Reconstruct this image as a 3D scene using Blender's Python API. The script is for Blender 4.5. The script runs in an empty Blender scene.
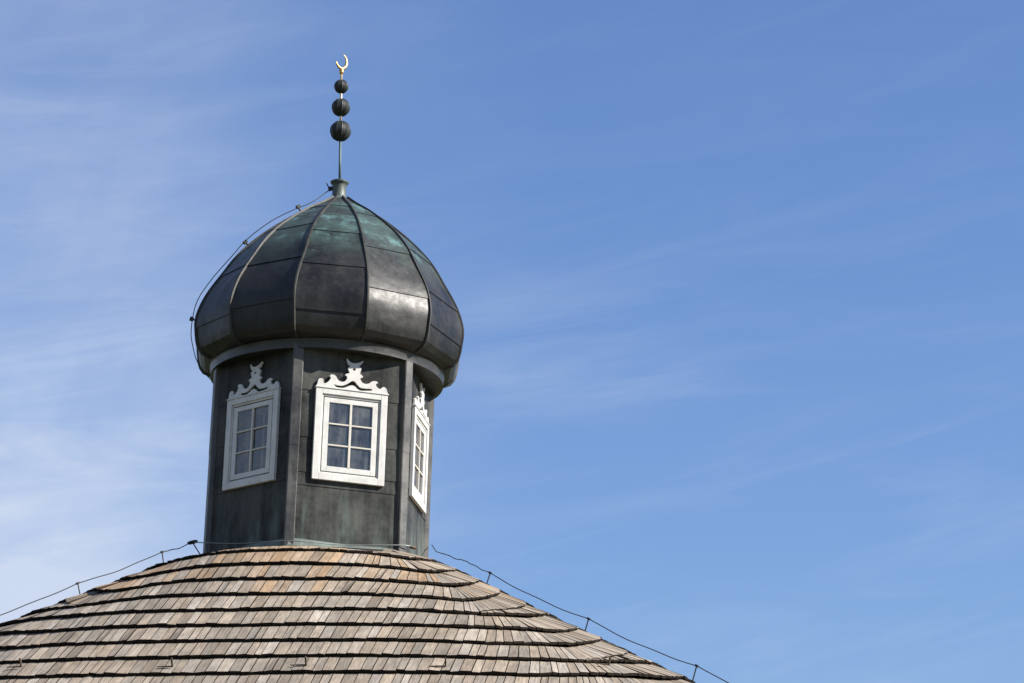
import bpy, bmesh, math, random
from mathutils import Vector, Matrix
R = math.radians
random.seed(7)
S = bpy.context.scene
COL = S.collection

# ------------------------------------------------------------------ camera, sky, sun, exposure
Z0 = 7.6                                            # height of the turret foot above the ground
cam = bpy.data.objects.new('camera', bpy.data.cameras.new('camera'))
COL.objects.link(cam); S.camera = cam
cam.data.sensor_width = 36.0
cam.data.lens = 2681.56 / 1024 * 36
cam.data.clip_start = 0.1; cam.data.clip_end = 20000
fw = Vector((0.06803163, 0.94905749, 0.30767122)); rt = Vector((0.99649202, -0.07970344, 0.02551481))
up = rt.cross(fw).normalized(); rt = fw.cross(up).normalized(); fw.normalize()
M = Matrix(((rt.x, up.x, -fw.x), (rt.y, up.y, -fw.y), (rt.z, up.z, -fw.z))).to_4x4()
M.translation = Vector((0, -25.99646, Z0 - 5.93557))
cam.matrix_world = M

SUN_AZ, SUN_EL = 70.0, 35.0                         # azimuth measured from "towards the camera", positive to its right
sv = Vector((math.sin(R(SUN_AZ)) * math.cos(R(SUN_EL)), -math.cos(R(SUN_AZ)) * math.cos(R(SUN_EL)), math.sin(R(SUN_EL))))
sl = bpy.data.lights.new('sun', 'SUN'); sl.energy = 5.0; sl.angle = R(0.53); sl.color = (1.0, 0.94, 0.86)
so = bpy.data.objects.new('sun', sl); COL.objects.link(so)
so.rotation_euler = sv.to_track_quat('Z', 'Y').to_euler(); so.location = (20, -20, 30)

W = bpy.data.worlds.new('World'); S.world = W; W.use_nodes = True
nt = W.node_tree; N = nt.nodes; Lk = nt.links
for n in list(N): N.remove(n)
wout = N.new('ShaderNodeOutputWorld'); bg = N.new('ShaderNodeBackground'); bg.inputs['Strength'].default_value = 0.068
sky = N.new('ShaderNodeTexSky'); sky.sky_type = 'NISHITA'; sky.sun_disc = False
sky.sun_elevation = R(SUN_EL); sky.sun_rotation = math.atan2(sv.x, sv.y)
sky.altitude = 150; sky.air_density = 1.5; sky.dust_density = 0.3; sky.ozone_density = 6.0
tc = N.new('ShaderNodeTexCoord'); sep = N.new('ShaderNodeSeparateXYZ'); Lk.new(tc.outputs['Generated'], sep.inputs[0])
def wm(op, a, b=None, c=None):
    m = N.new('ShaderNodeMath'); m.operation = op
    for i, v in enumerate((a, b, c)):
        if v is None: continue
        if isinstance(v, (int, float)): m.inputs[i].default_value = v
        else: Lk.new(v, m.inputs[i])
    return m.outputs[0]
def wmr(v, a, b, c, d):
    m = N.new('ShaderNodeMapRange'); m.interpolation_type = 'SMOOTHSTEP'; Lk.new(v, m.inputs[0])
    for i, x in zip((1, 2, 3, 4), (a, b, c, d)): m.inputs[i].default_value = x
    return m.outputs[0]
azm = wm('ARCTAN2', sep.outputs[0], sep.outputs[1])         # compass direction and height of the sky point
elv = wm('ARCSINE', sep.outputs[2])
def cloud(scale, ax, ay, rot, det, rough, dist, off):
    ca, sa = math.cos(rot), math.sin(rot)
    u = wm('ADD', wm('MULTIPLY', azm, ca), wm('MULTIPLY', elv, sa))
    v = wm('ADD', wm('MULTIPLY', azm, -sa), wm('MULTIPLY', elv, ca))
    cx = N.new('ShaderNodeCombineXYZ'); Lk.new(wm('MULTIPLY', u, ax), cx.inputs[0]); Lk.new(wm('MULTIPLY', v, ay), cx.inputs[1]); cx.inputs[2].default_value = off
    t = N.new('ShaderNodeTexNoise'); t.inputs['Scale'].default_value = scale; t.inputs['Detail'].default_value = det
    t.inputs['Roughness'].default_value = rough; t.inputs['Distortion'].default_value = dist
    Lk.new(cx.outputs[0], t.inputs['Vector']); return t.outputs['Fac']
c1 = wmr(cloud(1.0, 8.0, 46.0, 0.12, 10, 0.60, 0.7, 3.7), 0.42, 0.80, 0.0, 1.0)       # long thin cirrus streaks
c2 = wmr(cloud(1.0, 10.0, 16.0, 0.45, 5, 0.5, 0.3, 1.3), 0.30, 0.75, 0.0, 1.0)       # broad soft veil
c3 = wmr(cloud(1.0, 6.0, 70.0, 0.28, 9, 0.62, 0.5, 8.1), 0.50, 0.80, 0.0, 1.0)        # faint slanting streaks
left = wmr(azm, -0.14, 0.09, 1.0, 0.0)
low = wmr(elv, 0.16, 0.43, 1.0, 0.30)
high = wmr(elv, 0.15, 0.42, 1.0, 0.25)
veil = wm('MULTIPLY', wm('MULTIPLY', left, low), wm('ADD', wm('MULTIPLY', c2, 0.62), 0.34))
streak = wm('MULTIPLY', wm('MULTIPLY', c1, high), wm('ADD', wm('MULTIPLY', left, 0.36), 0.13))
fine = wm('MULTIPLY', wm('MULTIPLY', c3, high), 0.13)
wisp = wm('MULTIPLY', wm('MULTIPLY', wmr(azm, 0.02, 0.07, 0, 1), wmr(azm, 0.11, 0.19, 1, 0)), wm('MULTIPLY', wmr(elv, 0.275, 0.30, 0, 1), wmr(elv, 0.315, 0.352, 1, 0)))
wisp = wm('MULTIPLY', wisp, wm('MULTIPLY', wmr(cloud(1.0, 9.0, 60.0, 0.10, 9, 0.58, 0.5, 5.3), 0.36, 0.72, 0.0, 1.0), 0.20))
fac = wm('MINIMUM', wm('ADD', wm('ADD', veil, streak), wm('ADD', fine, wisp)), 0.85)
mx = N.new('ShaderNodeMix'); mx.data_type = 'RGBA'
tint = N.new('ShaderNodeMix'); tint.data_type = 'RGBA'; tint.blend_type = 'MULTIPLY'; tint.inputs['Factor'].default_value = 1.0
Lk.new(sky.outputs[0], tint.inputs[6]); tint.inputs[7].default_value = (0.78, 0.80, 1.0, 1)
Lk.new(fac, mx.inputs['Factor']); Lk.new(tint.outputs[2], mx.inputs[6]); mx.inputs[7].default_value = (4.5, 5.0, 6.0, 1)
Lk.new(mx.outputs[2], bg.inputs['Color']); Lk.new(bg.outputs[0], wout.inputs['Surface'])

S.view_settings.view_transform = 'Standard'; S.view_settings.look = 'None'
S.view_settings.exposure = 1.13; S.view_settings.gamma = 1.0; S.view_settings.use_curve_mapping = False

# ------------------------------------------------------------------ material helpers
class Mat:
    def __init__(s, name):
        s.m = bpy.data.materials.new(name); s.m.use_nodes = True
        s.t = s.m.node_tree; s.n = s.t.nodes; s.l = s.t.links; s.p = s.n['Principled BSDF']
    def set(s, **k):
        for a, v in k.items():
            s.p.inputs[{'base': 'Base Color', 'rough': 'Roughness', 'metal': 'Metallic', 'spec': 'Specular IOR Level'}[a]].default_value = (*v, 1) if isinstance(v, tuple) else v
        return s
    def co(s, sx=1, sy=1, sz=1, kind='Object'):
        c = s.n.new('ShaderNodeTexCoord'); m = s.n.new('ShaderNodeMapping'); m.inputs['Scale'].default_value = (sx, sy, sz)
        s.l.new(c.outputs[kind], m.inputs[0]); return m.outputs[0]
    def noise(s, vec, scale, detail=4, rough=0.55, dist=0.0):
        t = s.n.new('ShaderNodeTexNoise'); t.inputs['Scale'].default_value = scale; t.inputs['Detail'].default_value = detail
        t.inputs['Roughness'].default_value = rough; t.inputs['Distortion'].default_value = dist
        s.l.new(vec, t.inputs['Vector']); return t.outputs['Fac']
    def rng(s, v, a, b, c=0.0, d=1.0):
        m = s.n.new('ShaderNodeMapRange'); m.interpolation_type = 'SMOOTHSTEP'; s.l.new(v, m.inputs[0])
        for i, x in zip((1, 2, 3, 4), (a, b, c, d)): m.inputs[i].default_value = x
        return m.outputs[0]
    def math(s, op, a, b=None):
        m = s.n.new('ShaderNodeMath'); m.operation = op
        for i, v in enumerate((a, b)):
            if v is None: continue
            if isinstance(v, (int, float)): m.inputs[i].default_value = v
            else: s.l.new(v, m.inputs[i])
        return m.outputs[0]
    def mix(s, f, a, b, mode='MIX'):
        m = s.n.new('ShaderNodeMix'); m.data_type = 'RGBA'; m.blend_type = mode
        for sock, v in ((m.inputs[0], f), (m.inputs[6], a), (m.inputs[7], b)):
            if isinstance(v, tuple): sock.default_value = (*v, 1)
            elif isinstance(v, (int, float)): sock.default_value = v
            else: s.l.new(v, sock)
        return m.outputs[2]
    def base(s, c): s.l.new(c, s.p.inputs['Base Color']); return s
    def rough(s, c): s.l.new(c, s.p.inputs['Roughness']); return s
    def bump(s, h, strength, dist):
        b = s.n.new('ShaderNodeBump'); b.inputs['Strength'].default_value = strength; b.inputs['Distance'].default_value = dist
        s.l.new(h, b.inputs['Height']); s.l.new(b.outputs[0], s.p.inputs['Normal']); return s
    def obj_xyz(s):
        c = s.n.new('ShaderNodeTexCoord'); x = s.n.new('ShaderNodeSeparateXYZ'); s.l.new(c.outputs['Object'], x.inputs[0]); return x.outputs

def sheet_metal(name, dark, light, metal, r0, r1, streak=7.0, spec=0.5):
    a = Mat(name); a.set(metal=metal, spec=spec)
    o = a.co(); st = a.co(streak, streak, 0.55)
    n1 = a.noise(o, 2.2, 6, 0.6, 0.3); n2 = a.noise(st, 1.6, 5, 0.6); n3 = a.noise(o, 22, 4, 0.6)
    f = a.math('ADD', a.math('MULTIPLY', n1, 0.58), a.math('ADD', a.math('MULTIPLY', n2, 0.30), a.math('MULTIPLY', n3, 0.16)))
    c = a.mix(a.rng(f, 0.34, 0.72), dark, light)
    a.rough(a.rng(a.math('ADD', a.math('MULTIPLY', n1, 0.6), a.math('MULTIPLY', n3, 0.4)), 0.3, 0.7, r0, r1))
    a.bump(a.math('ADD', a.noise(o, 3.2, 2, 0.4), a.math('MULTIPLY', n3, 0.08)), 0.42, 0.05)
    return a, c
# turret cladding: dark sheet with a green cast, pale verdigris bleeding along its foot
a, c = sheet_metal('clad_sheet', (0.012, 0.013, 0.0135), (0.074, 0.075, 0.069), 0.0, 0.42, 0.6, 7.0, 0.05)
xyz = a.obj_xyz()
foot = a.math('MULTIPLY', a.rng(xyz[2], 0.16, 0.80, 1, 0), a.rng(a.noise(a.co(6, 6, 1.2), 1.4, 5, 0.6), 0.42, 0.72))
run = a.math('MULTIPLY', a.rng(a.noise(a.co(16, 16, 0.5), 1.0, 3, 0.5), 0.58, 0.74), 0.35)
c = a.mix(run, c, (0.07, 0.085, 0.078)); c = a.mix(a.math('MULTIPLY', foot, 0.6), c, (0.11, 0.145, 0.125)); a.base(c); M_CLAD = a.m
# corner strips: a little paler
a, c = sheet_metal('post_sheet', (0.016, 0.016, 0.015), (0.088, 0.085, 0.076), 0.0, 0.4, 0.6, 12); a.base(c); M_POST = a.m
# flashing
a, c = sheet_metal('flashing_sheet', (0.03, 0.036, 0.033), (0.14, 0.185, 0.155), 0.0, 0.5, 0.7, 5); a.base(c); M_FLASH = a.m
# dome sheets: brown black with verdigris high up
a, c = sheet_metal('dome_sheet', (0.004, 0.0042, 0.0045), (0.0275, 0.0272, 0.0258), 0.0, 0.38, 0.56, 3.0, 0.32)
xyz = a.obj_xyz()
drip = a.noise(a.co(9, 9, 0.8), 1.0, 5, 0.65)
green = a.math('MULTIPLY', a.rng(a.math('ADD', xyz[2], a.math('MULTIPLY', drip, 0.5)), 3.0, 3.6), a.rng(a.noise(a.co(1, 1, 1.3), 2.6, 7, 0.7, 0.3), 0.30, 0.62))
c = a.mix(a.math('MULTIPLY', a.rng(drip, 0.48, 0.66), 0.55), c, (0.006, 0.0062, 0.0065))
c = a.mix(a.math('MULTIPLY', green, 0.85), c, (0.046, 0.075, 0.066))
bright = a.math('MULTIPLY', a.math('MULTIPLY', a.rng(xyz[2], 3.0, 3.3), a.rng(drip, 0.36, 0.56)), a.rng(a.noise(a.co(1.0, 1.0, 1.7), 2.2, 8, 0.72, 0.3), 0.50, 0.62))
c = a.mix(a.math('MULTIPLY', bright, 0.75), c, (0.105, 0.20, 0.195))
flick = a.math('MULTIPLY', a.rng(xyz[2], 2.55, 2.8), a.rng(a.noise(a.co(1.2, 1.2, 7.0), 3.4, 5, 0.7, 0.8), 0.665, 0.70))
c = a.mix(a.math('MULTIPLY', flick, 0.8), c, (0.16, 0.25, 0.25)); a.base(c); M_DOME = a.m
a, c = sheet_metal('rib_sheet', (0.014, 0.014, 0.013), (0.050, 0.050, 0.042), 0.0, 0.45, 0.65, 6, 0.25); a.base(c); M_RIB = a.m
a, c = sheet_metal('collar_sheet', (0.010, 0.010, 0.0097), (0.036, 0.0345, 0.031), 0.0, 0.36, 0.52, 5); a.base(c); M_COLLAR = a.m
a, c = sheet_metal('neck_sheet', (0.04, 0.05, 0.045), (0.08, 0.094, 0.084), 0.1, 0.4, 0.6, 6); a.base(c); M_NECK = a.m
a, c = sheet_metal('ball_sheet', (0.010, 0.0125, 0.0115), (0.030, 0.036, 0.033), 0.0, 0.5, 0.7, 9, 0.25); a.base(c); M_BALL = a.m
a, c = sheet_metal('green_rod', (0.045, 0.085, 0.085), (0.08, 0.13, 0.125), 0.1, 0.5, 0.7, 9); a.base(c); M_ROD = a.m
a = Mat('gilding').set(metal=1.0, rough=0.46); n = a.noise(a.co(), 30, 3); a.base(a.mix(a.rng(n, 0.3, 0.7), (0.42, 0.24, 0.09), (0.60, 0.39, 0.17))); M_GOLD = a.m
a = Mat('pale_brass').set(metal=0.6, rough=0.4); n = a.noise(a.co(), 30, 3); a.base(a.mix(a.rng(n, 0.3, 0.7), (0.36, 0.27, 0.16), (0.50, 0.42, 0.30))); M_BRASS = a.m
# white paint
a = Mat('white_paint').set(rough=0.42, spec=0.4)
n = a.noise(a.co(), 9, 6, 0.65); n2 = a.noise(a.co(30, 30, 3), 2, 4, 0.6)
c = a.mix(a.rng(n, 0.35, 0.75), (0.52, 0.51, 0.485), (0.41, 0.40, 0.37)); c = a.mix(a.math('MULTIPLY', a.rng(n2, 0.56, 0.73), 0.55), c, (0.30, 0.275, 0.23))
a.base(c); a.bump(n2, 0.15, 0.004); M_WHITE = a.m
a = Mat('cream_putty').set(rough=0.5); n = a.noise(a.co(), 30, 4); a.base(a.mix(n, (0.50, 0.475, 0.42), (0.40, 0.37, 0.31))); M_PUTTY = a.m
# glass
a = Mat('window_glass'); g = a.n.new('ShaderNodeBsdfGlossy'); g.inputs['Roughness'].default_value = 0.03
tr = a.n.new('ShaderNodeBsdfTransparent'); tr.inputs[0].default_value = (0.80, 0.84, 0.86, 1)
fr = a.n.new('ShaderNodeFresnel'); fr.inputs['IOR'].default_value = 1.6
bm_ = a.n.new('ShaderNodeBump'); bm_.inputs['Strength'].default_value = 0.35; bm_.inputs['Distance'].default_value = 0.03
a.l.new(a.noise(a.co(), 4.5, 2), bm_.inputs['Height']); a.l.new(bm_.outputs[0], g.inputs['Normal'])
ms = a.n.new('ShaderNodeMixShader'); a.l.new(a.math('ADD', a.math('MULTIPLY', fr.outputs[0], 1.0), 0.05), ms.inputs[0])
a.l.new(tr.outputs[0], ms.inputs[1]); a.l.new(g.outputs[0], ms.inputs[2])
dirt = a.n.new('ShaderNodeBsdfDiffuse'); dirt.inputs[0].default_value = (0.34, 0.34, 0.33, 1)
m2 = a.n.new('ShaderNodeMixShader'); a.l.new(a.rng(a.noise(a.co(3, 3, 1.2), 3, 5, 0.6), 0.35, 0.75, 0.04, 0.26), m2.inputs[0]); a.l.new(ms.outputs[0], m2.inputs[1]); a.l.new(dirt.outputs[0], m2.inputs[2])
a.l.new(m2.outputs[0], a.n['Material Output'].inputs[0]); M_GLASS = a.m
a = Mat('interior_shade').set(rough=0.8); n = a.noise(a.co(), 4.2, 3); a.base(a.mix(a.rng(n, 0.45, 0.68), (0.015, 0.014, 0.013), (0.14, 0.13, 0.115))); M_DARK = a.m  # shade of the turret interior put into the colour, with paler blotches
# weathered shingles: the tint of each shingle is stored per face, the grain runs along its length
a = Mat('weathered_shingle').set(rough=0.78, spec=0.25)
at = a.n.new('ShaderNodeAttribute'); at.attribute_name = 'tint'
gr = a.noise(a.co(70, 3.0, 1, 'UV'), 1.0, 5, 0.65, 0.25); bl = a.noise(a.co(6, 2.2, 1, 'UV'), 1.3, 4, 0.6); sp = a.noise(a.co(14, 10, 1, 'UV'), 1.0, 3, 0.6)
big = a.noise(a.co(), 1.1, 4, 0.6)
c = a.mix(1.0, at.outputs['Color'], a.mix(a.rng(gr, 0.28, 0.72), (0.72, 0.70, 0.68), (1.22, 1.22, 1.22)), 'MULTIPLY')
c = a.mix(1.0, c, a.mix(a.rng(bl, 0.3, 0.7), (0.84, 0.83, 0.81), (1.18, 1.16, 1.14)), 'MULTIPLY')
c = a.mix(a.math('MULTIPLY', a.rng(sp, 0.66, 0.76), 0.45), c, (0.08, 0.068, 0.056))
c = a.mix(a.math('MULTIPLY', a.rng(big, 0.50, 0.70), 0.38), c, (0.115, 0.098, 0.078))
moss = a.math('MULTIPLY', a.rng(a.noise(a.co(), 2.3, 6, 0.7), 0.60, 0.74), 0.30); c = a.mix(moss, c, (0.10, 0.10, 0.055))
a.base(c); a.bump(a.math('ADD', gr, a.math('MULTIPLY', bl, 0.6)), 0.55, 0.006); M_SHIN = a.m
a = Mat('shingle_end_grain').set(rough=0.95, spec=0.05); n = a.noise(a.co(), 40, 3); a.base(a.mix(n, (0.010, 0.008, 0.0065), (0.03, 0.023, 0.018))); M_BUTT = a.m
a = Mat('roof_boarding').set(rough=0.95, spec=0.05); n = a.noise(a.co(), 9, 4); a.base(a.mix(n, (0.03, 0.025, 0.02), (0.06, 0.05, 0.04))); M_DECK = a.m
a = Mat('dark_wire').set(metal=0.0, rough=0.6, spec=0.3); n = a.noise(a.co(), 20, 3); a.base(a.mix(n, (0.012, 0.012, 0.013), (0.03, 0.03, 0.03))); M_WIRE = a.m
a = Mat('rusty_clamp').set(metal=0.3, rough=0.7); n = a.noise(a.co(), 50, 3); a.base(a.mix(n, (0.03, 0.022, 0.018), (0.10, 0.06, 0.035))); M_RUST = a.m
a = Mat('bright_wire').set(metal=0.6, rough=0.45); n = a.noise(a.co(), 20, 3); a.base(a.mix(n, (0.14, 0.155, 0.148), (0.23, 0.26, 0.24))); M_COPPER = a.m
a = Mat('wall_boards').set(rough=0.7); wv = a.n.new('ShaderNodeTexWave'); wv.inputs['Scale'].default_value = 3.0; wv.bands_direction = 'Z'; a.l.new(a.co(), wv.inputs[0])
n = a.noise(a.co(1, 1, 8), 4, 5); a.base(a.mix(n, (0.12, 0.13, 0.09), (0.22, 0.22, 0.16))); a.bump(wv.outputs['Fac'], 0.4, 0.02); M_WALL = a.m
a = Mat('grass').set(rough=0.9, spec=0.1); n = a.noise(a.co(), 0.6, 8, 0.65); a.base(a.mix(n, (0.035, 0.055, 0.018), (0.08, 0.09, 0.035))); M_GRASS = a.m

# ------------------------------------------------------------------ object helpers
def link(o, parent=None):
    COL.objects.link(o)
    if parent: o.parent = parent
    return o
def mesh_obj(name, verts, faces, mats, parent=None, idx=None, smooth=False):
    me = bpy.data.meshes.new(name); me.from_pydata([tuple(v) for v in verts], [], faces)
    for m in (mats if isinstance(mats, list) else [mats]): me.materials.append(m)
    if idx: me.polygons.foreach_set('material_index', idx)
    if smooth: me.polygons.foreach_set('use_smooth', [True] * len(faces))
    me.update(); return link(bpy.data.objects.new(name, me), parent)
def recalc(o):
    b = bmesh.new(); b.from_mesh(o.data); bmesh.ops.recalc_face_normals(b, faces=b.faces); b.to_mesh(o.data); b.free(); return o
def bevel(o, w, seg=2, ang=40):
    b = bmesh.new(); b.from_mesh(o.data)
    es = [e for e in b.edges if len(e.link_faces) == 2 and e.calc_face_angle(0) > R(ang)]
    bmesh.ops.bevel(b, geom=es, offset=w, segments=seg, profile=0.5, affect='EDGES', clamp_overlap=True); b.to_mesh(o.data); b.free(); return o
def empty(name, loc, label=None, cat=None, group=None):
    o = bpy.data.objects.new(name, None); o.location = loc; o.empty_display_size = 0.3; link(o)
    if label: o['label'] = label; o['category'] = cat
    if group: o['group'] = group
    return o
class MB:
    def __init__(s): s.v = []; s.f = []
    def add(s, v, f):
        k = len(s.v); s.v += [Vector(x) for x in v]; s.f += [tuple(i + k for i in q) for q in f]
    def box(s, c, X, Y, Z):                          # centre and three half-axes
        c, X, Y, Z = map(Vector, (c, X, Y, Z)); v = [c + X * a + Y * b + Z * d for a in (-1, 1) for b in (-1, 1) for d in (-1, 1)]
        s.add(v, [(0, 1, 3, 2), (4, 6, 7, 5), (0, 4, 5, 1), (2, 3, 7, 6), (0, 2, 6, 4), (1, 5, 7, 3)])
    def tube(s, pts, r, n=8, cap=True):
        pts = [Vector(p) for p in pts]; rr = r if isinstance(r, (list, tuple)) else [r] * len(pts)
        prev = None; rings = []
        for i, p in enumerate(pts):
            t = (pts[min(i + 1, len(pts) - 1)] - pts[max(i - 1, 0)]).normalized()
            if prev is None: prev = t.orthogonal().normalized()
            prev = (prev - t * prev.dot(t)).normalized(); q = t.cross(prev)
            rings.append([p + (prev * math.cos(2 * math.pi * k / n) + q * math.sin(2 * math.pi * k / n)) * rr[i] for k in range(n)])
        f = [(i * n + k, i * n + (k + 1) % n, (i + 1) * n + (k + 1) % n, (i + 1) * n + k) for i in range(len(pts) - 1) for k in range(n)]
        if cap: f += [tuple(range(n))[::-1], tuple(range((len(pts) - 1) * n, len(pts) * n))]
        s.add([v for r_ in rings for v in r_], f)
    def lathe(s, prof, n=32, c=(0, 0, 0)):
        c = Vector(c); v = [c + Vector((r * math.sin(2 * math.pi * k / n), -r * math.cos(2 * math.pi * k / n), z)) for r, z in prof for k in range(n)]
        s.add(v, [(i * n + k, i * n + (k + 1) % n, (i + 1) * n + (k + 1) % n, (i + 1) * n + k) for i in range(len(prof) - 1) for k in range(n)])
    def obj(s, name, mat, parent, smooth=False):
        return recalc(mesh_obj(name, s.v, s.f, mat, parent, None, smooth))
def smooth_angle(o, ang):
    o.data.set_sharp_from_angle(angle=R(ang)) if hasattr(o.data, 'set_sharp_from_angle') else None
def pol(az, r, z=0.0): return Vector((r * math.sin(R(az)), -r * math.cos(R(az)), z))
def lerp(x, xs, ys):
    if x <= xs[0]: return ys[0]
    for i in range(len(xs) - 1):
        if x <= xs[i + 1]: return ys[i] + (ys[i + 1] - ys[i]) * (x - xs[i]) / (xs[i + 1] - xs[i])
    return ys[-1]
def catmull(pts, k=6):
    pts = [Vector(p) for p in pts]; o = []
    for i in range(len(pts) - 1):
        p0, p1, p2, p3 = pts[max(i - 1, 0)], pts[i], pts[i + 1], pts[min(i + 2, len(pts) - 1)]
        for j in range(k):
            t = j / k; o.append(0.5 * ((2 * p1) + (p2 - p0) * t + (2 * p0 - 5 * p1 + 4 * p2 - p3) * t * t + (3 * p1 - p0 - 3 * p2 + p3) * t ** 3))
    return o + [pts[-1]]

# ------------------------------------------------------------------ the setting
g = mesh_obj('ground', [(-6000, -6000, 0), (6000, -6000, 0), (6000, 6000, 0), (-6000, 6000, 0)], [(0, 1, 2, 3)], M_GRASS); g['kind'] = 'structure'

# ------------------------------------------------------------------ the building
mosque = empty('mosque', (0, 0, 0), 'small mosque with a weathered shingle roof and a dark sheet-metal dome turret', 'mosque')
base = Vector((0, 0, Z0))
def at_foot(o): o.location = base; return o           # parts are modelled round the turret foot

# roof surface: a hipped roof whose plan grows from nearly round at the turret to a rounded square
PHI, TH, W0, ZT, NL, NR = R(-16.0136), R(28.9395), 1.23, 0.0096, 0.0949, 0.4122
nv = Vector((math.sin(PHI), -math.cos(PHI), 0)); tv = Vector((math.cos(PHI), math.sin(PHI), 0))
def RP(al, s):
    x = R(al); ca, sa = abs(math.cos(x)) + 1e-6, abs(math.sin(x)) + 1e-6
    bl = 0.5 + 0.5 * max(-1, min(1, al / 20)) if abs(al) < 90 else (1.0 if al > 0 else 0.0)
    if al > 110: bl = lerp(al, [110, 180], [1, 0.5])
    if al < -110: bl = lerp(al, [-180, -110], [0.5, 0])
    n = 2.1 + (NL + (NR - NL) * bl) * max(s, 0.01); w = W0 + s * math.cos(TH)
    r = w / (ca ** n + sa ** n) ** (1 / n)
    z = ZT - s * math.sin(TH)
    if s < 0.46:                                     # the roof runs out flatter against the turret
        k = lerp(abs(al + 8), [25, 62], [1.0, 0.25]); z -= (0.46 - s) * 0.24 * k
    return nv * (r * math.cos(x)) + tv * (r * math.sin(x)) + Vector((0, 0, z))
S9 = [0.4478, 0.9108, 1.4087, 1.901, 2.3691, 2.8258, 3.2812, 3.7191, 4.1539]
B = 135
def ln(left, s, right): return [(-B, left[-1][1])] + left[::-1] + ([(-12, s), (34, s)] if s else []) + right + [(B, right[-1][1])]
courses = [
    ln([(-18, .448), (-45, .54)], S9[0], [(48, .44), (66, .24)]),
    ln([(-33, 1.05), (-44, .88)], S9[1], [(43, .925), (66, .48)]),
    ln([(-27, 1.56), (-44, 1.20)], S9[2], [(43, 1.36), (67, .72)]),
    ln([(-27, 2.00), (-44, 1.48)], S9[3], [(40, 1.89), (66, .97)]),
    ln([(-20, 2.369), (-44, 2.18)], S9[4], [(38, 2.34), (66, 1.26)]),
    ln([(-20, 2.826), (-44, 2.52)], S9[5], [(47, 2.62), (64, 1.97)]),
    ln([(-20, 3.281), (-44, 2.88)], S9[6], [(44, 3.08), (62, 2.30)]),
    ln([(-20, 3.719), (-44, 3.24)], S9[7], [(41, 3.62), (61, 2.60)]),
    ln([(-20, 4.154), (-44, 3.60)], S9[8], [(49, 3.76), (61, 3.24)]),
    # the extra courses let into the rounded hips
    [(38.5, 2.36), (47, 2.15), (65, 1.62), (B, 1.62)], [(41.5, 3.62), (48, 3.38), (61, 2.93), (B, 2.93)],
    [(-B, 1.82), (-44, 1.82), (-27.5, 2.01)]]
for k in range(1, 5):
    s = S9[8] + 0.44 * k; courses.append(ln([(-20, s), (-44, s - .5)], s, [(46, s - .3), (61, s - .85)]))
EAVE = 6.1
courses.append(ln([(-20, EAVE), (-44, EAVE)], EAVE, [(46, EAVE), (61, EAVE)]))
s = 0.45
while s < EAVE - 0.2: courses.append([(B, s), (360 - B, s)]); s += 0.44
nl_ = pol(-8.5, 1.0)                                    # the way the shingles of the front slope point
V, F, I, T, U = [], [], [], [], []
def wrap(a): return a - 360 if a > 180 else a
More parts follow.
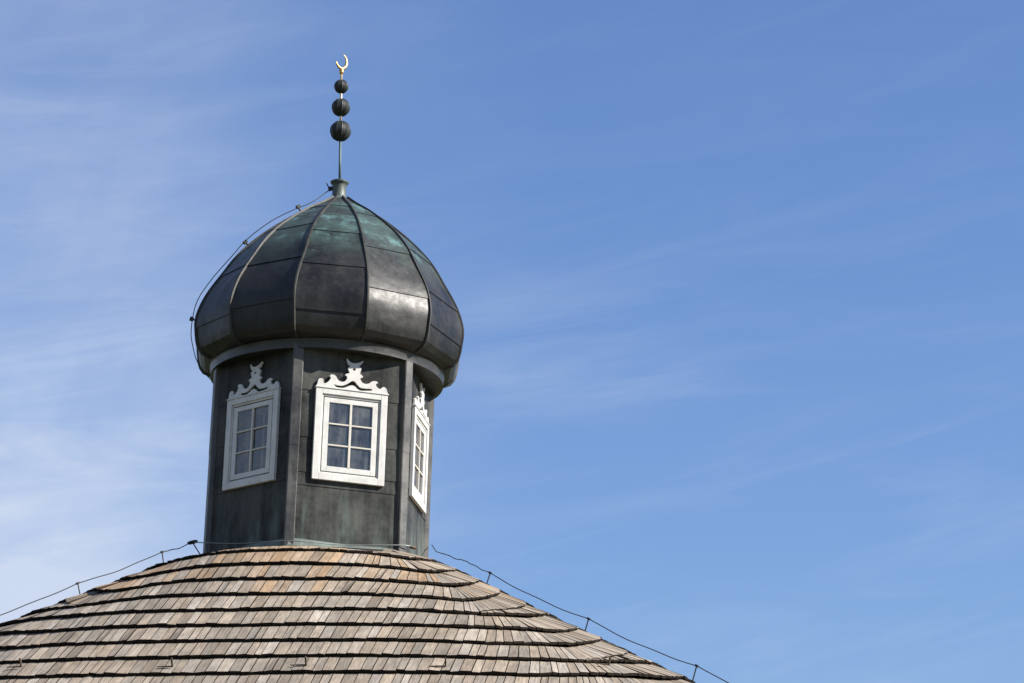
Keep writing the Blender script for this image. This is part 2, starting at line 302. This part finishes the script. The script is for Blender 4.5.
for ci, cl in enumerate(courses):
    xs, ys = [p[0] for p in cl], [p[1] for p in cl]
    n = int((xs[-1] - xs[0]) / 0.25); al = [xs[0] + (xs[-1] - xs[0]) * i / n for i in range(n + 1)]
    ss = [lerp(a_, xs, ys) for a_ in al]
    # soften the kinks
    for _ in range(14): ss = [ss[0]] + [(ss[i - 1] + 2 * ss[i] + ss[i + 1]) / 4 for i in range(1, n)] + [ss[-1]]
    sg = random.random() * 9
    ss = [s_ + 0.008 * math.sin(a_ * 0.11 + sg) + 0.003 * math.sin(a_ * 0.29 + sg * 2) for a_, s_ in zip(al, ss)]
    P = [RP(wrap(a_), s_) for a_, s_ in zip(al, ss)]
    D = [0]
    for i in range(n): D.append(D[-1] + (P[i + 1] - P[i]).length)
    def at(d):
        lo, hi = 0, n
        while hi - lo > 1:
            m = (lo + hi) // 2
            if D[m] <= d: lo = m
            else: hi = m
        t = (d - D[lo]) / max(D[hi] - D[lo], 1e-9); i = lo
        p = P[i].lerp(P[i + 1], t); a_ = al[i] + (al[i + 1] - al[i]) * t; s_ = ss[i] + (ss[i + 1] - ss[i]) * t
        j0, j1 = max(i - 4, 0), min(i + 5, n); tg = (P[j1] - P[j0]).normalized(); fl = (RP(wrap(a_ + 1.5), s_) - RP(wrap(a_ - 1.5), s_)).normalized()
        upv = RP(wrap(a_), s_ - 0.25) - RP(wrap(a_), s_)
        nn = fl.cross(upv).normalized()
        if nn.z < 0: nn = -nn
        v0 = nn.cross((fl * 0.8 + tg * 0.2).normalized()).normalized(); v0 = v0 if v0.z > 0 else -v0
        # on the front slope the shingles are laid parallel; they only fan out over the rounded hips
        e_ = 12 if s_ < 0.7 else (28 if s_ < 1.15 else 36)
        kf = lerp(a_, [-55, -22, e_ - 18, e_ + 30], [0.0, 1.0, 1.0, 0.0]) if abs(a_) < 90 else 0.0
        vp = -nl_ - nn * (-nl_).dot(nn); vv = (v0 * (1 - kf) + vp.normalized() * kf).normalized()
        if vv.z < 0: vv = -vv
        return p, tg, vv, nn, a_, s_
    d = 0.0
    while d < D[-1] - 0.05:
        wd = random.choice((0.062, 0.075, 0.085, 0.09, 0.095, 0.105)) * random.uniform(0.92, 1.08)
        d2 = min(d + wd, D[-1])
        p0, t0, v0, n0, a0, s0 = at(d); p1, t1, v1, n1, a1, s1 = at(d2)
        L = 0.74; gap = 0.0036; jl = random.gauss(0, 0.005) + (random.uniform(-0.02, 0.015) if random.random() < 0.05 else 0); lift = 0.037 + random.uniform(-0.003, 0.003) + lerp((al[min(int(d / D[-1] * n), n)]), [-44, -34, 40, 60], [0.008, 0.0, 0.0, 0.006]) * (1 if cl[0][0] < B - 1 else 0)
        th0, th1 = 0.021 + random.uniform(-0.002, 0.003), 0.004
        if s0 < 0.62 and ci == 0: L = 0.55
        tl = random.gauss(0, 0.0025)
        e0, e1 = p0 + t0 * gap - v0 * jl, p1 - t1 * gap - v1 * jl
        w_top = ((p1 + v1 * L) - (p0 + v0 * L)).dot(t0)
        q0, q1 = p0 + v0 * L, p1 + v1 * L
        if w_top < 0.02: m_ = (q0 + q1) / 2; q0, q1 = m_ - t0 * 0.012, m_ + t0 * 0.012
        else: q0, q1 = q0 + t0 * gap, q1 - t1 * gap
        b = len(V); nn = (n0 + n1).normalized()
        V += [e0 + nn * (lift - tl), e1 + nn * (lift + tl), q1 + nn * 0.0, q0 + nn * 0.0,
              e0 + nn * (lift + th0 - tl), e1 + nn * (lift + th0 + tl), q1 + nn * th1, q0 + nn * th1]
        F += [(b + 4, b + 5, b + 6, b + 7), (b, b + 1, b + 5, b + 4), (b, b + 4, b + 7, b + 3), (b + 1, b + 2, b + 6, b + 5), (b + 3, b + 2, b + 1, b)]
        I += [0, 1, 1, 1, 1]
        k = random.random(); br = random.choice((0.74, 0.84, 0.9, 0.95, 1.0, 1.0, 1.04, 1.09, 1.17)) * random.uniform(0.93, 1.07)
        grey = Vector((0.240, 0.213, 0.174)); brown = Vector((0.222, 0.181, 0.134)); pale = Vector((0.305, 0.277, 0.236)); new = Vector((0.305, 0.203, 0.112))
        c_ = grey.lerp(brown, random.random() * 0.85)
        if k > 0.88: c_ = c_.lerp(pale, 0.75)
        warm = lerp(s0, [0.45, 0.95, 1.5, 2.2], [1.0, 0.9, 0.55, 0.0]) * lerp(abs(a0 + 5), [25, 50], [1, 0.35])
        if random.random() < warm: c_ = c_.lerp(new, random.uniform(0.15, 0.8))
        c_ = c_ * br; T += [c_] * 5
        uo, vo = random.random() * 40, random.random() * 40; U += [(uo, vo), (uo + wd, vo), (uo + wd, vo + L), (uo, vo + L)] + [(uo, vo)] * 16
        d = d2
# boarding under the shingles
dk_a = [a_ for a_ in range(-180, 180, 3)]; dk_s = [-0.45 + 0.3 * i for i in range(22)] + [EAVE - 0.03]
b = len(V)
for s_ in dk_s:
    for a_ in dk_a: V.append(RP(a_, s_) - Vector((0, 0, 0.012)))
m = len(dk_a)
for i in range(len(dk_s) - 1):
    for j in range(m):
        F.append((b + i * m + j, b + i * m + (j + 1) % m, b + (i + 1) * m + (j + 1) % m, b + (i + 1) * m + j)); I.append(2); T.append(Vector((.05, .05, .05))); U += [(0, 0)] * 4
roof = mesh_obj('roof', V, F, [M_SHIN, M_BUTT, M_DECK], mosque, I); at_foot(roof)
ca_ = roof.data.color_attributes.new('tint', 'FLOAT_COLOR', 'CORNER'); buf = []
for f, t in zip(F, T): buf += [t.x, t.y, t.z, 1.0] * len(f)
ca_.data.foreach_set('color', buf)
uv = roof.data.uv_layers.new(name='UVMap'); uv.data.foreach_set('uv', [x for q in U for x in q])
# body of the building below the eaves
mb = MB(); hw = W0 + EAVE * math.cos(TH) - 0.55; ze = ZT - EAVE * math.sin(TH) + 0.15
ring = [RP(a_, EAVE - 0.6) for a_ in range(-180, 180, 5)]
v = [Vector((p.x, p.y, -Z0)) for p in ring] + [Vector((p.x, p.y, ze)) for p in ring]; k = len(ring)
mb.add(v, [(i, (i + 1) % k, k + (i + 1) % k, k + i) for i in range(k)])
at_foot(mb.obj('wall', M_WALL, mosque, True))
# roof hooks
def roof_frame(al, s):
    p = RP(al, s); tg = (RP(al + 1, s) - RP(al - 1, s)).normalized(); u = RP(al, s - 0.2) - p
    n = tg.cross(u).normalized(); n = n if n.z > 0 else -n
    v = n.cross(tg).normalized(); v = v if v.z > 0 else -v
    return p, tg, v, n
for al, s in ((-14, 3.94), (2, 4.02), (15, 4.02), (27, 4.05), (42.5, 3.72)):
    p, tg, v, n = roof_frame(al, s); mb = MB(); c = p + n * 0.062
    mb.box(c, tg * 0.045, v * 0.009, n * 0.004); mb.box(c + tg * 0.04 + n * 0.035, tg * 0.006, v * 0.009, n * 0.035); mb.box(c - tg * 0.045, tg * 0.045, v * 0.006, n * 0.003)
    at_foot(mb.obj('roof_hook', M_RUST, roof)); roof.children[-1].location = (0, 0, 0)

# turret: six sides, window openings cut through, overlapped sheets
AZ = [-14.6, 43.2, 106.5, 165.5, 225.0, 284.8]; RC = 1.15; ZTOP = 2.03
RCI = [1.15, 1.15, 1.115, 1.13, 1.13, 1.135]; corn = [pol(a_, r_) for a_, r_ in zip(AZ, RCI)]
HW, WB, WT = 0.3608, 0.6788, 1.5932
mb = MB(); OH = HW - 0.070; OB, OT = WB + 0.050, WT - 0.095
faces = []
for i in range(6):
    A, C = corn[i], corn[(i + 1) % 6]; t = (C - A).normalized(); n = Vector((t.y, -t.x, 0)).normalized(); half = (C - A).length / 2; mid = (A + C) / 2
    faces.append((mid, t, n, half))
    Pq = lambda u, z, dep=0.0: mid + t * u + n * dep + Vector((0, 0, z))
    def sheet(u0, u1, z0, z1, lip=0.006):             # a sheet whose foot laps over the one below
        mb.add([Pq(u0, z0, lip), Pq(u1, z0, lip), Pq(u1, z1, 0), Pq(u0, z1, 0), Pq(u0, z0, -0.002), Pq(u1, z0, -0.002)], [(0, 1, 2, 3), (4, 5, 1, 0)])
    j = (0.0, 0.03, -0.04, 0.02, -0.02, 0.05)[i]
    sheet(-half, half, -0.16, 0.60 + j)
    sheet(-half, half, 0.60 + j, OB)
    for (u0, u1, dz) in ((-half, -OH, 0.0), (OH, half, -0.03)):
        sheet(u0, u1, OB, 1.08 + j + dz); sheet(u0, u1, 1.08 + j + dz, 1.55 + dz); sheet(u0, u1, 1.55 + dz, ZTOP)
    sheet(-OH, OH, OT, ZTOP)
    d = -0.32                                          # closed box in the opening, coloured dark for the shaded interior
    q = [Pq(-OH, OB), Pq(OH, OB), Pq(OH, OT), Pq(-OH, OT)]; r_ = [Pq(-OH, OB, d), Pq(OH, OB, d), Pq(OH, OT, d), Pq(-OH, OT, d)]
    b = len(mb.f); mb.add(q + r_, [(0, 1, 5, 4), (1, 2, 6, 5), (2, 3, 7, 6), (3, 0, 4, 7), (4, 5, 6, 7)])
tw = mesh_obj('turret_wall', mb.v, mb.f, [M_CLAD, M_DARK], mosque); at_foot(tw)
per = len(mb.f) // 6
for pi, p_ in enumerate(tw.data.polygons):
    if pi % per >= per - 5: p_.material_index = 1
recalc_skip = True
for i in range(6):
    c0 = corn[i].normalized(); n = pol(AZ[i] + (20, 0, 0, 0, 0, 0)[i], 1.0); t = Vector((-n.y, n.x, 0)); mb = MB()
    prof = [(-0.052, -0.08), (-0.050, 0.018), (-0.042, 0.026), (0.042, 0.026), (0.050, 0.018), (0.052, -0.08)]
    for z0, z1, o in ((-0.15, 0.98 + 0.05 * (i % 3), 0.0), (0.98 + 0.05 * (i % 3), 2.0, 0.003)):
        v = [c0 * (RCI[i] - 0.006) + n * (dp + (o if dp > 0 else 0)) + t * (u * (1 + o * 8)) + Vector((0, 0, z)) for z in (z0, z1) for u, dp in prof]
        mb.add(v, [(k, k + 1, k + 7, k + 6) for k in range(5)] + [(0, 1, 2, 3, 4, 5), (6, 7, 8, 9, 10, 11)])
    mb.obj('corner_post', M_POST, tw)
# flashing skirt round the foot
mb = MB(); v = []
for z, r_ in ((0.065, RC + 0.012), (0.0, RC + 0.03), (-0.07, RC + 0.15)):
    for i in range(6):
        for k in range(6):
            p = corn[i].lerp(corn[(i + 1) % 6], k / 6.0)
            v.append(Vector((p.x * r_ / RC, p.y * r_ / RC, z + random.uniform(-0.008, 0.008))))
mb.add(v, [(l * 36 + k, l * 36 + (k + 1) % 36, (l + 1) * 36 + (k + 1) % 36, (l + 1) * 36 + k) for l in range(2) for k in range(36)])
mb.obj('base_flashing', M_FLASH, tw)

# windows
CR = [(75,385),(95,350),(100,310),(115,290),(150,290),(165,310),(160,335),(172,348),(195,345),(225,322),(245,295),(250,275),(230,262),(255,242),(290,250),(308,265),(320,290),(340,314),(365,326),(400,328),(428,312),(442,285),(440,262),(410,245),(440,230),(470,225),(458,200),(445,172),(452,154),(478,147),(478,144),(450,126),(436,98),(428,62),(429,56),(434,62),(462,94),(498,109),(540,111),(585,100),(618,82),(625,78),(622,86),(606,118),(572,142),(572,146),(600,163),(600,190),(585,230),(604,242),(630,270),(604,274),(594,292),(606,318),(630,340),(664,350),(700,344),(722,328),(745,315),(790,315),(810,338),(784,340),(782,360),(798,385),(820,402),(848,404),(858,388),(884,380),(910,398),(922,440),(935,475)]
HO = [[(280,350),(330,366),(390,370),(440,352),(480,325),(510,310),(535,322),(560,352),(600,390),(660,400),(735,402),(748,424),(690,428),(605,428),(565,408),(538,380),(510,366),(474,370),(444,386),(390,402),(310,390)], [(505,170),(520,164),(535,170),(540,182),(533,194),(520,198),(506,193),(501,182)]]
def cmap(p):
    x, y = p; u = (x - 505) / 430.0; y2 = y - 0.1047 * (x - 505)
    return (u * (HW + 0.004), (430 - y2) * 0.00088)
def chaikin(P):
    o = []
    for i in range(len(P)):
        a_, b_ = Vector(P[i]), Vector(P[(i + 1) % len(P)]); o += [a_.lerp(b_, 0.2), a_.lerp(b_, 0.8)]
    return [tuple(x) for x in o]
cu = bpy.data.curves.new('crest', 'CURVE'); cu.dimensions = '2D'; cu.fill_mode = 'BOTH'; cu.extrude = 0.011; cu.bevel_depth = 0.0012; cu.bevel_resolution = 1
main = [cmap(p) for p in CR]; main = chaikin(main); main = [main[-1]] + main[:-1]
for P in [main] + [chaikin([cmap(p) for p in h]) for h in HO]:
    sp = cu.splines.new('POLY'); sp.points.add(len(P) - 1); sp.use_cyclic_u = True
    for q, p in zip(sp.points, P): q.co = (p[0], p[1], 0, 1)
co_ = bpy.data.objects.new('crest_curve', cu); COL.objects.link(co_)
dg = bpy.context.evaluated_depsgraph_get(); crest_me = bpy.data.meshes.new_from_object(co_.evaluated_get(dg)); bpy.data.objects.remove(co_)
crest_me.materials.clear(); crest_me.materials.append(M_WHITE)
crest_me.transform(Matrix(((1, 0, 0, 0), (0, 0, -1, 0), (0, 1, 0, 0), (0, 0, 0, 1))))      # stands in the x-z plane, outside towards -y
def ring_mb(mb, hw, z0, z1, wl, wt_, wb_, y0, y1):      # four bars butted into a rectangle, y1 is the outer face
    yc, yh = (y0 + y1) / 2, abs(y1 - y0) / 2
    mb.box((-hw + wl / 2, yc, (z0 + z1) / 2), (wl / 2, 0, 0), (0, yh, 0), (0, 0, (z1 - z0) / 2))
    mb.box((hw - wl / 2, yc, (z0 + z1) / 2), (wl / 2, 0, 0), (0, yh, 0), (0, 0, (z1 - z0) / 2))
    mb.box((0, yc, z1 - wt_ / 2), (hw - wl, 0, 0), (0, yh, 0), (0, 0, wt_ / 2))
    mb.box((0, yc, z0 + wb_ / 2), (hw - wl, 0, 0), (0, yh, 0), (0, 0, wb_ / 2))
H = WT - WB
def win_meshes():
    out = []
    mb = MB(); ring_mb(mb, HW, 0, H, 0.066, 0.056, 0.068, 0.0, -0.036)
    mb.box((0, -0.021, H + 0.007), (HW + 0.008, 0, 0), (0, 0.023, 0), (0, 0, 0.007))
    ring_mb(mb, HW - 0.066, 0.068, H - 0.056, 0.016, 0.020, 0.014, 0.010, -0.022)
    out.append(('frame', mb, M_WHITE, 0.004))
    mb = MB(); hw2 = HW - 0.090; z0, z1 = 0.091, H - 0.086
    ring_mb(mb, hw2, z0, z1, 0.054, 0.047, 0.053, 0.008, -0.020)
    out.append(('casement', mb, M_WHITE, 0.003))
    mb = MB(); iw = hw2 - 0.054; a0, a1 = z0 + 0.053, z1 - 0.047
    mb.box((0, -0.012, (a0 + a1) / 2), (0.0115, 0, 0), (0, 0.012, 0), (0, 0, (a1 - a0) / 2))
    for k in (1, 2):
        for sx in (-1, 1): mb.box((sx * (iw + 0.0115) / 2, -0.011, a0 + (a1 - a0) * k / 3), ((iw - 0.0115) / 2, 0, 0), (0, 0.010, 0), (0, 0, 0.0075))
    out.append(('glazing_bar', mb, M_PUTTY, 0.002))
    mb = MB(); rp = random.Random(3)
    for sx in (0, 1):                                   # six panes, each puttied in at its own slight tilt
        for k in range(3):
            u0, u1 = (-iw - 0.006, 0.0) if sx == 0 else (0.0, iw + 0.006); q0, q1 = a0 - 0.006 + (a1 - a0 + 0.012) * k / 3, a0 - 0.006 + (a1 - a0 + 0.012) * (k + 1) / 3
            d = [-0.004 + rp.uniform(-0.003, 0.003) for _ in range(3)]; d.append(d[0] + d[2] - d[1])
            mb.add([(u0, d[0], q0), (u1, d[1], q0), (u1, d[2], q1), (u0, d[3], q1)], [(0, 1, 2, 3)])
    out.append(('pane', mb, M_GLASS, 0))
    mb = MB(); ring_mb(mb, hw2 - 0.012, z0 + 0.02, z1 - 0.01, 0.06, 0.05, 0.05, 0.16, 0.13); mb.box((0, 0.145, (z0 + z1) / 2), (0.016, 0, 0), (0, 0.012, 0), (0, 0, (z1 - z0) / 2 - 0.06))
    out.append(('inner_casement', mb, M_PUTTY, 0.003))
    return out
proto = None
for i in range(6):
    mid, t, n, half = faces[i]
    shift = (-0.010, 0.0, 0.01, 0, 0, 0.008)[i]
    w = bpy.data.objects.new('window', None); w.empty_display_size = 0.2; link(w, mosque)
    w.location = base + mid + t * shift + n * 0.006 + Vector((0, 0, WB - 0.017)); w.rotation_euler = (0, 0, math.atan2(t.y, t.x))
    if proto is None:
        proto = []
        for nm, mb, mt, bw in win_meshes():
            o = mb.obj(nm, mt, w) if nm != 'pane' else mesh_obj(nm, mb.v, mb.f, mt, w)
            if bw: bevel(o, bw, 2)
            proto.append(o)
        o = link(bpy.data.objects.new('carved_crest', crest_me), w); o.location = (0, -0.018, H + 0.004); proto.append(o)
    else:
        for o in proto:
            c = o.copy(); COL.objects.link(c); c.parent = w

# dome
RZ = [2.045, 2.09, 2.15, 2.22, 2.3, 2.38, 2.47, 2.58, 2.7, 2.82, 2.95, 3.08, 3.2, 3.33, 3.45, 3.58, 3.7, 3.78, 3.85, 3.91, 3.97]
KZ = [2.045, 2.09, 2.15, 2.3, 2.47, 2.7, 2.95, 3.2, 3.45, 3.7, 3.84, 3.945]; KR = [1.15, 1.262, 1.318, 1.352, 1.360, 1.285, 1.143, 0.985, 0.752, 0.446, 0.232, 0.088]
def prof(z):
    i = 0
    while i < len(KZ) - 2 and z > KZ[i + 1]: i += 1
    def tan(j):
        a_, b_ = max(j - 1, 0), min(j + 1, len(KZ) - 1); return (KR[b_] - KR[a_]) / (KZ[b_] - KZ[a_])
    h = KZ[i + 1] - KZ[i]; t = (z - KZ[i]) / h
    return (2*t**3-3*t**2+1)*KR[i] + (t**3-2*t*t+t)*h*tan(i) + (-2*t**3+3*t*t)*KR[i+1] + (t**3-t*t)*h*tan(i+1)
RIB0 = -15.0
shx = lambda z: 0.044 * max(0.0, z - 2.4) / 1.5
seams = {-90: [2.70, 3.3], -60: [2.34, 2.91, 3.45], -30: [2.38, 2.88, 3.36, 3.72], 0: [2.28, 2.80, 3.25, 3.72], 30: [2.57, 3.09, 3.62], 60: [2.31, 2.68, 3.20, 3.62], 90: [2.45, 3.05, 3.5]}
mb = MB(); NU = 8
for gi in range(12):
    azc = -180 + 30 * gi; sm = seams.get(azc, [2.4 + 0.06 * (gi % 3), 2.95, 3.45])
    bnd = [KZ[0]] + sm + [KZ[-1]]
    for si in range(len(bnd) - 1):
        z0, z1 = bnd[si], bnd[si + 1]; k = max(3, int((z1 - z0) / 0.045)); rows = []
        lip = 0.009 if si > 0 else 0.0
        zz = [z0 + (z1 - z0) * i / k for i in range(k + 1)]
        for i, z in enumerate(zz):
            row = []
            for u in range(NU + 1):
                de = -15 + 30 * u / NU; q = math.cos(R(15)) / math.cos(R(de)); f = 1.012 * (0.9 * q + 0.1 * (0.965 + 0.035 * (de / 15) ** 2))
                droop = 0.0 if si > 0 or i > 2 else -0.010 * (1 - (de / 15) ** 2) * (1 - i / 3)
                slant = 0.03 * (de / 15) * (1 if gi % 2 else -1) * (1 - abs(2 * i / k - 1) * 0.0) * (1 if 0 < si or i == k else i / k)
                if si == len(bnd) - 2: slant *= (1 - i / k)
                zc = z + slant * (0.5 if z < 3.4 else 0.2)
                zc = min(max(zc, KZ[0]), KZ[-1])
                row.append(pol(azc + de, prof(zc) * f + lip * (1 - i / k), zc + droop) + Vector((shx(zc), 0, 0)))
            rows.append(row)
        b = [v for r_ in rows for v in r_]; m = NU + 1
        if lip:
            b += [v + (Vector((-v.x, -v.y, 0)).normalized()) * (lip + 0.004) for v in rows[0]]
        fs = [(i * m + u, i * m + u + 1, (i + 1) * m + u + 1, (i + 1) * m + u) for i in range(k) for u in range(NU)]
        if lip: e = len(rows) * m; fs += [(e + u, e + u + 1, u + 1, u) for u in range(NU)]
        mb.add(b, fs)
dome = mesh_obj('dome', mb.v, mb.f, M_DOME, mosque, None, True); at_foot(dome); smooth_angle(dome, 20)
for k in range(12):
    azr = RIB0 + 30 * k; n = pol(azr, 1.0); t = Vector((-n.y, n.x, 0)); t = Vector((math.cos(R(azr)), math.sin(R(azr)), 0)); v = []; zs = [2.06 + (3.935 - 2.06) * i / 40 for i in range(41)]
    for z in zs:
        dr = (prof(min(z + 0.01, 3.945)) - prof(max(z - 0.01, 2.045))) / (min(z + 0.01, 3.945) - max(z - 0.01, 2.045)); nn = (n * 1.0 + Vector((0, 0, -dr))).normalized()
        p = n * prof(z) * 1.012 + Vector((shx(z), 0, z)); wv_ = 0.011 if z < 3.7 else 0.009
        wob = 0.004 * math.sin(z * 9 + k)
        for u, h in ((-1.3, -0.02), (-1.0, 0.010), (-0.7, 0.019), (0.7, 0.019), (1.0, 0.010), (1.3, -0.02)): v.append(p + t * (u * wv_ + wob) + nn * h)
    f = [(i * 6 + j, i * 6 + j + 1, (i + 1) * 6 + j + 1, (i + 1) * 6 + j) for i in range(40) for j in range(5)] + [(0, 1, 2, 3, 4, 5), tuple(range(240, 246))]
    o = recalc(mesh_obj('rib', v, f, M_RIB, dome, None, False))
# collar below the bulge, with its soffit
mb = MB(); cp = [(0.90, 1.972), (1.13, 1.965), (1.168, 1.955), (1.176, 1.957), (1.178, 2.035), (1.186, 2.050), (1.15, 2.068)]
mb.lathe(cp, 72); o = mb.obj('collar', M_COLLAR, mosque, True); at_foot(o); smooth_angle(o, 30)
# neck
mb = MB(); NX = 0.030
mb.lathe([(0.092, 3.90), (0.082, 3.93), (0.073, 3.945), (0.070, 4.085), (0.076, 4.10), (0.094, 4.118), (0.096, 4.132), (0.080, 4.142), (0.02, 4.150), (0.0, 4.151)], 32, (NX, 0, 0))
o = mb.obj('neck', M_NECK, dome, True); smooth_angle(o, 35)
# finial, leaning a touch
lean = lambda z: Vector((NX + (z - 4.14) * -0.030, 0, z))
mb = MB(); mb.tube([lean(4.14), lean(4.62)], 0.0135, 10); fin = mb.obj('finial', M_ROD, mosque, True); at_foot(fin)
mb = MB(); mb.tube([lean(4.62), lean(5.37)], 0.0125, 10); mb.obj('gilt_rod', M_BRASS, fin, True)
for z, r_ in ((4.703, 0.107), (4.968, 0.094), (5.205, 0.073)):
    mb = MB(); c = lean(z); v = []; NA, NB = 48, 20
    for i in range(NB + 1):
        ph = -math.pi / 2 + math.pi * i / NB
        for k in range(NA):
            de = (k % 4) / 4.0 * 2 - 1; rr = r_ * (1.0 + (0.042 if k % 4 == 0 else 0.0)) * (1.0 if k % 4 == 0 else 0.985 + 0.012 * (1 - de * de))
            v.append(c + pol(360 * k / NA + 7, rr * max(math.cos(ph), 0.08), rr * math.sin(ph)))
    mb.add(v, [(i * NA + k, i * NA + (k + 1) % NA, (i + 1) * NA + (k + 1) % NA, (i + 1) * NA + k) for i in range(NB) for k in range(NA)])
    o = mb.obj('ball', M_BALL, fin, True); smooth_angle(o, 12)
mb = MB(); mb.lathe([(0.012, 5.34), (0.022, 5.355), (0.027, 5.38), (0.018, 5.405), (0.010, 5.42)], 16, (lean(5.38).x, 0, 0))
cz = lean(5.49); pts, rad = [], []
ax = pol(62, 1.0)                                        # the crescent stands in a plane turned away from the camera
ax = Vector((0.76, 0.65, 0)).normalized()
for i in range(33):
    t = -1 + 2 * i / 32; an = R(-46 + 124 * t); rr = 0.066 + 0.012 * abs(t)
    pts.append(cz + ax * (math.cos(an) * rr) + Vector((0, 0, math.sin(an) * rr * 1.15))); rad.append(0.0175 * max(0.0, 1 - abs(t + 0.08) ** 1.5 * 0.82) * (1 if abs(t) < 0.97 else 0.4) + 0.001)
mb.tube(pts, rad, 10); mb.obj('crescent', M_GOLD, fin, True)

# ------------------------------------------------------------------ lightning conductors (each lies on the building)
def conductor(label, p0):
    return empty('lightning_conductor', base + p0, label, 'lightning conductor', 'lightning conductor cables on the roof and dome')
def hip_bracket(al, s, h):
    p, tg, v, n = roof_frame(al, s); d = (n * 0.6 + Vector((0, 0, 0.4))).normalized(); return p, p + d * (h + 0.045), tg, v, n
def roof_cable(label, spots, before, after, mat=M_WIRE):
    br = [hip_bracket(*sp) for sp in spots]; root = conductor(label, br[0][0]); o0 = br[0][0]
    path = before + [b_[1] for b_ in br] + after
    full = []
    for i in range(len(path) - 1):
        a_, c_ = path[i], path[i + 1]; L = (c_ - a_).length
        for j in range(12):
            t = j / 12; p = a_.lerp(c_, t) + Vector((0, 0, -0.022 * L * 4 * t * (1 - t) + 0.006 * math.sin(i * 5 + t * 11) * min(1, 4 * t * (1 - t)))); full.append(p)
    full.append(path[-1])
    mb = MB(); mb.tube([p - o0 for p in full], 0.0047, 6); mb.obj('cable', mat, root, True)
    for p, tp, tg, v, n in br:
        mb = MB(); mb.tube([p - n * 0.01 - o0, tp - o0], 0.006, 6); mb.box(tp - o0, tg * 0.017, v * 0.011, n * 0.010); mb.box(p + n * 0.035 - o0, tg * 0.02, v * 0.02, n * 0.004)
        mb.obj('bracket', M_WIRE, root)
    return root
cpt = lambda az, r_, z: pol(az, r_, z)
roof_cable('thin dark cable on short stands along the left hip of the roof', [(-45, 0.46, 0.115), (-44.5, 1.36, 0.12), (-45, 2.55, 0.12), (-46, 3.9, 0.12)], [cpt(-76, 1.27, 0.175)], [RP(-46, 5.8) + Vector((0, 0, 0.1))])
roof_cable('thin dark cable on short stands along the right hip of the roof', [(72, 0.74, 0.125), (64, 2.08, 0.13), (60, 3.40, 0.145), (58, 4.8, 0.14)], [cpt(103, 1.16, 0.39), hip_bracket(69, 0.22, 0.105)[1], hip_bracket(71, 0.48, 0.125)[1]], [RP(56, 5.9) + Vector((0, 0, 0.1))])
# cable across the foot of the turret
o0 = cpt(-76, 1.26, 0.15); root = conductor('pale wire stretched across the foot of the dark turret', o0)
pth = catmull([cpt(-76, 1.27, 0.175), cpt(-45, 1.10, 0.07), cpt(-14.6, 1.20, 0.025), cpt(14, 1.05, 0.045), cpt(43, 1.20, 0.10), cpt(52, 1.17, 0.11)], 8)
mb = MB(); mb.tube([p - o0 for p in pth], 0.005, 6); mb.obj('cable', M_COPPER, root, True)
for p, d, mt in ((cpt(-76, 1.27, 0.175), Vector((0.05, 0, 0.015)), M_WIRE), (cpt(50, 1.185, 0.11), Vector((0.032, 0.02, 0)), M_RUST)):
    mb = MB(); mb.tube([p - d - o0, p - d * 0.5 - o0, p + d * 0.5 - o0, p + d - o0], [0.010, 0.019, 0.019, 0.010], 8); mb.obj('clamp', mt, root, True)
mb = MB(); mb.tube([cpt(-76, 1.27, 0.175) - o0, cpt(-74, 1.18, 0.03) - o0], 0.006, 6); mb.obj('bracket', M_WIRE, root)
# cable over the left side of the dome
azw = lambda z: lerp(z, [2.0, 2.45, 2.7, 2.95, 3.35, 3.7, 3.85, 3.95], [-95, -92, -88, -83, -76, -68, -64, -62])
cw = lambda r_, z: pol(azw(z), r_, z) + Vector((shx(z), 0, 0))
o0 = cw(1.2, 1.95); root = conductor('thin cable following the left curve of the dark dome up to its neck', o0)
pd = [(1.17, 1.96), (1.24, 2.03), (1.325, 2.15), (1.375, 2.3), (1.40, 2.44)] + [(prof(z) + 0.055 + 0.035 * math.sin((z - 2.5) * 4.8) ** 2, z + 0.025) for z in (2.6, 2.75, 2.95, 3.15, 3.35, 3.55, 3.7, 3.82)]
pth = catmull([cw(r_, z) for r_, z in pd] + [Vector((NX - 0.115, 0.0, 4.03)), Vector((NX - 0.085, 0.0, 4.07))], 6)
mb = MB(); mb.tube([p - o0 for p in pth], 0.0048, 6); mb.obj('cable', M_WIRE, root, True)
for z in (2.55, 3.30, 3.72):
    n = pol(azw(z), 1.0); t = Vector((-n.y, n.x, 0)); sl_ = (prof(z + 0.02) - prof(z - 0.02)) / 0.04; d = (n + Vector((0, 0, -sl_))).normalized(); q = d.cross(t)
    a_ = cw(prof(z), z) - d * 0.01; c_ = a_ + d * 0.075
    mb = MB(); mb.tube([a_ - o0, c_ - o0], 0.010, 6); mb.box(c_ - o0, t * 0.018, d * 0.017, q * 0.019); mb.obj('clip', M_WIRE, root)
mb = MB(); p = Vector((NX - 0.09, 0, 4.055)); mb.box(p - o0, (0.022, 0, 0.008), (0, 0.016, 0), (-0.006, 0, 0.018)); mb.tube([p - o0, p + Vector((-0.03, 0, 0.03)) - o0, p + Vector((-0.045, 0, 0.065)) - o0], 0.006, 6); mb.tube([p - o0, Vector((NX, 0, 4.05)) - o0], 0.008, 6)
mb.obj('clamp', M_WIRE, root)
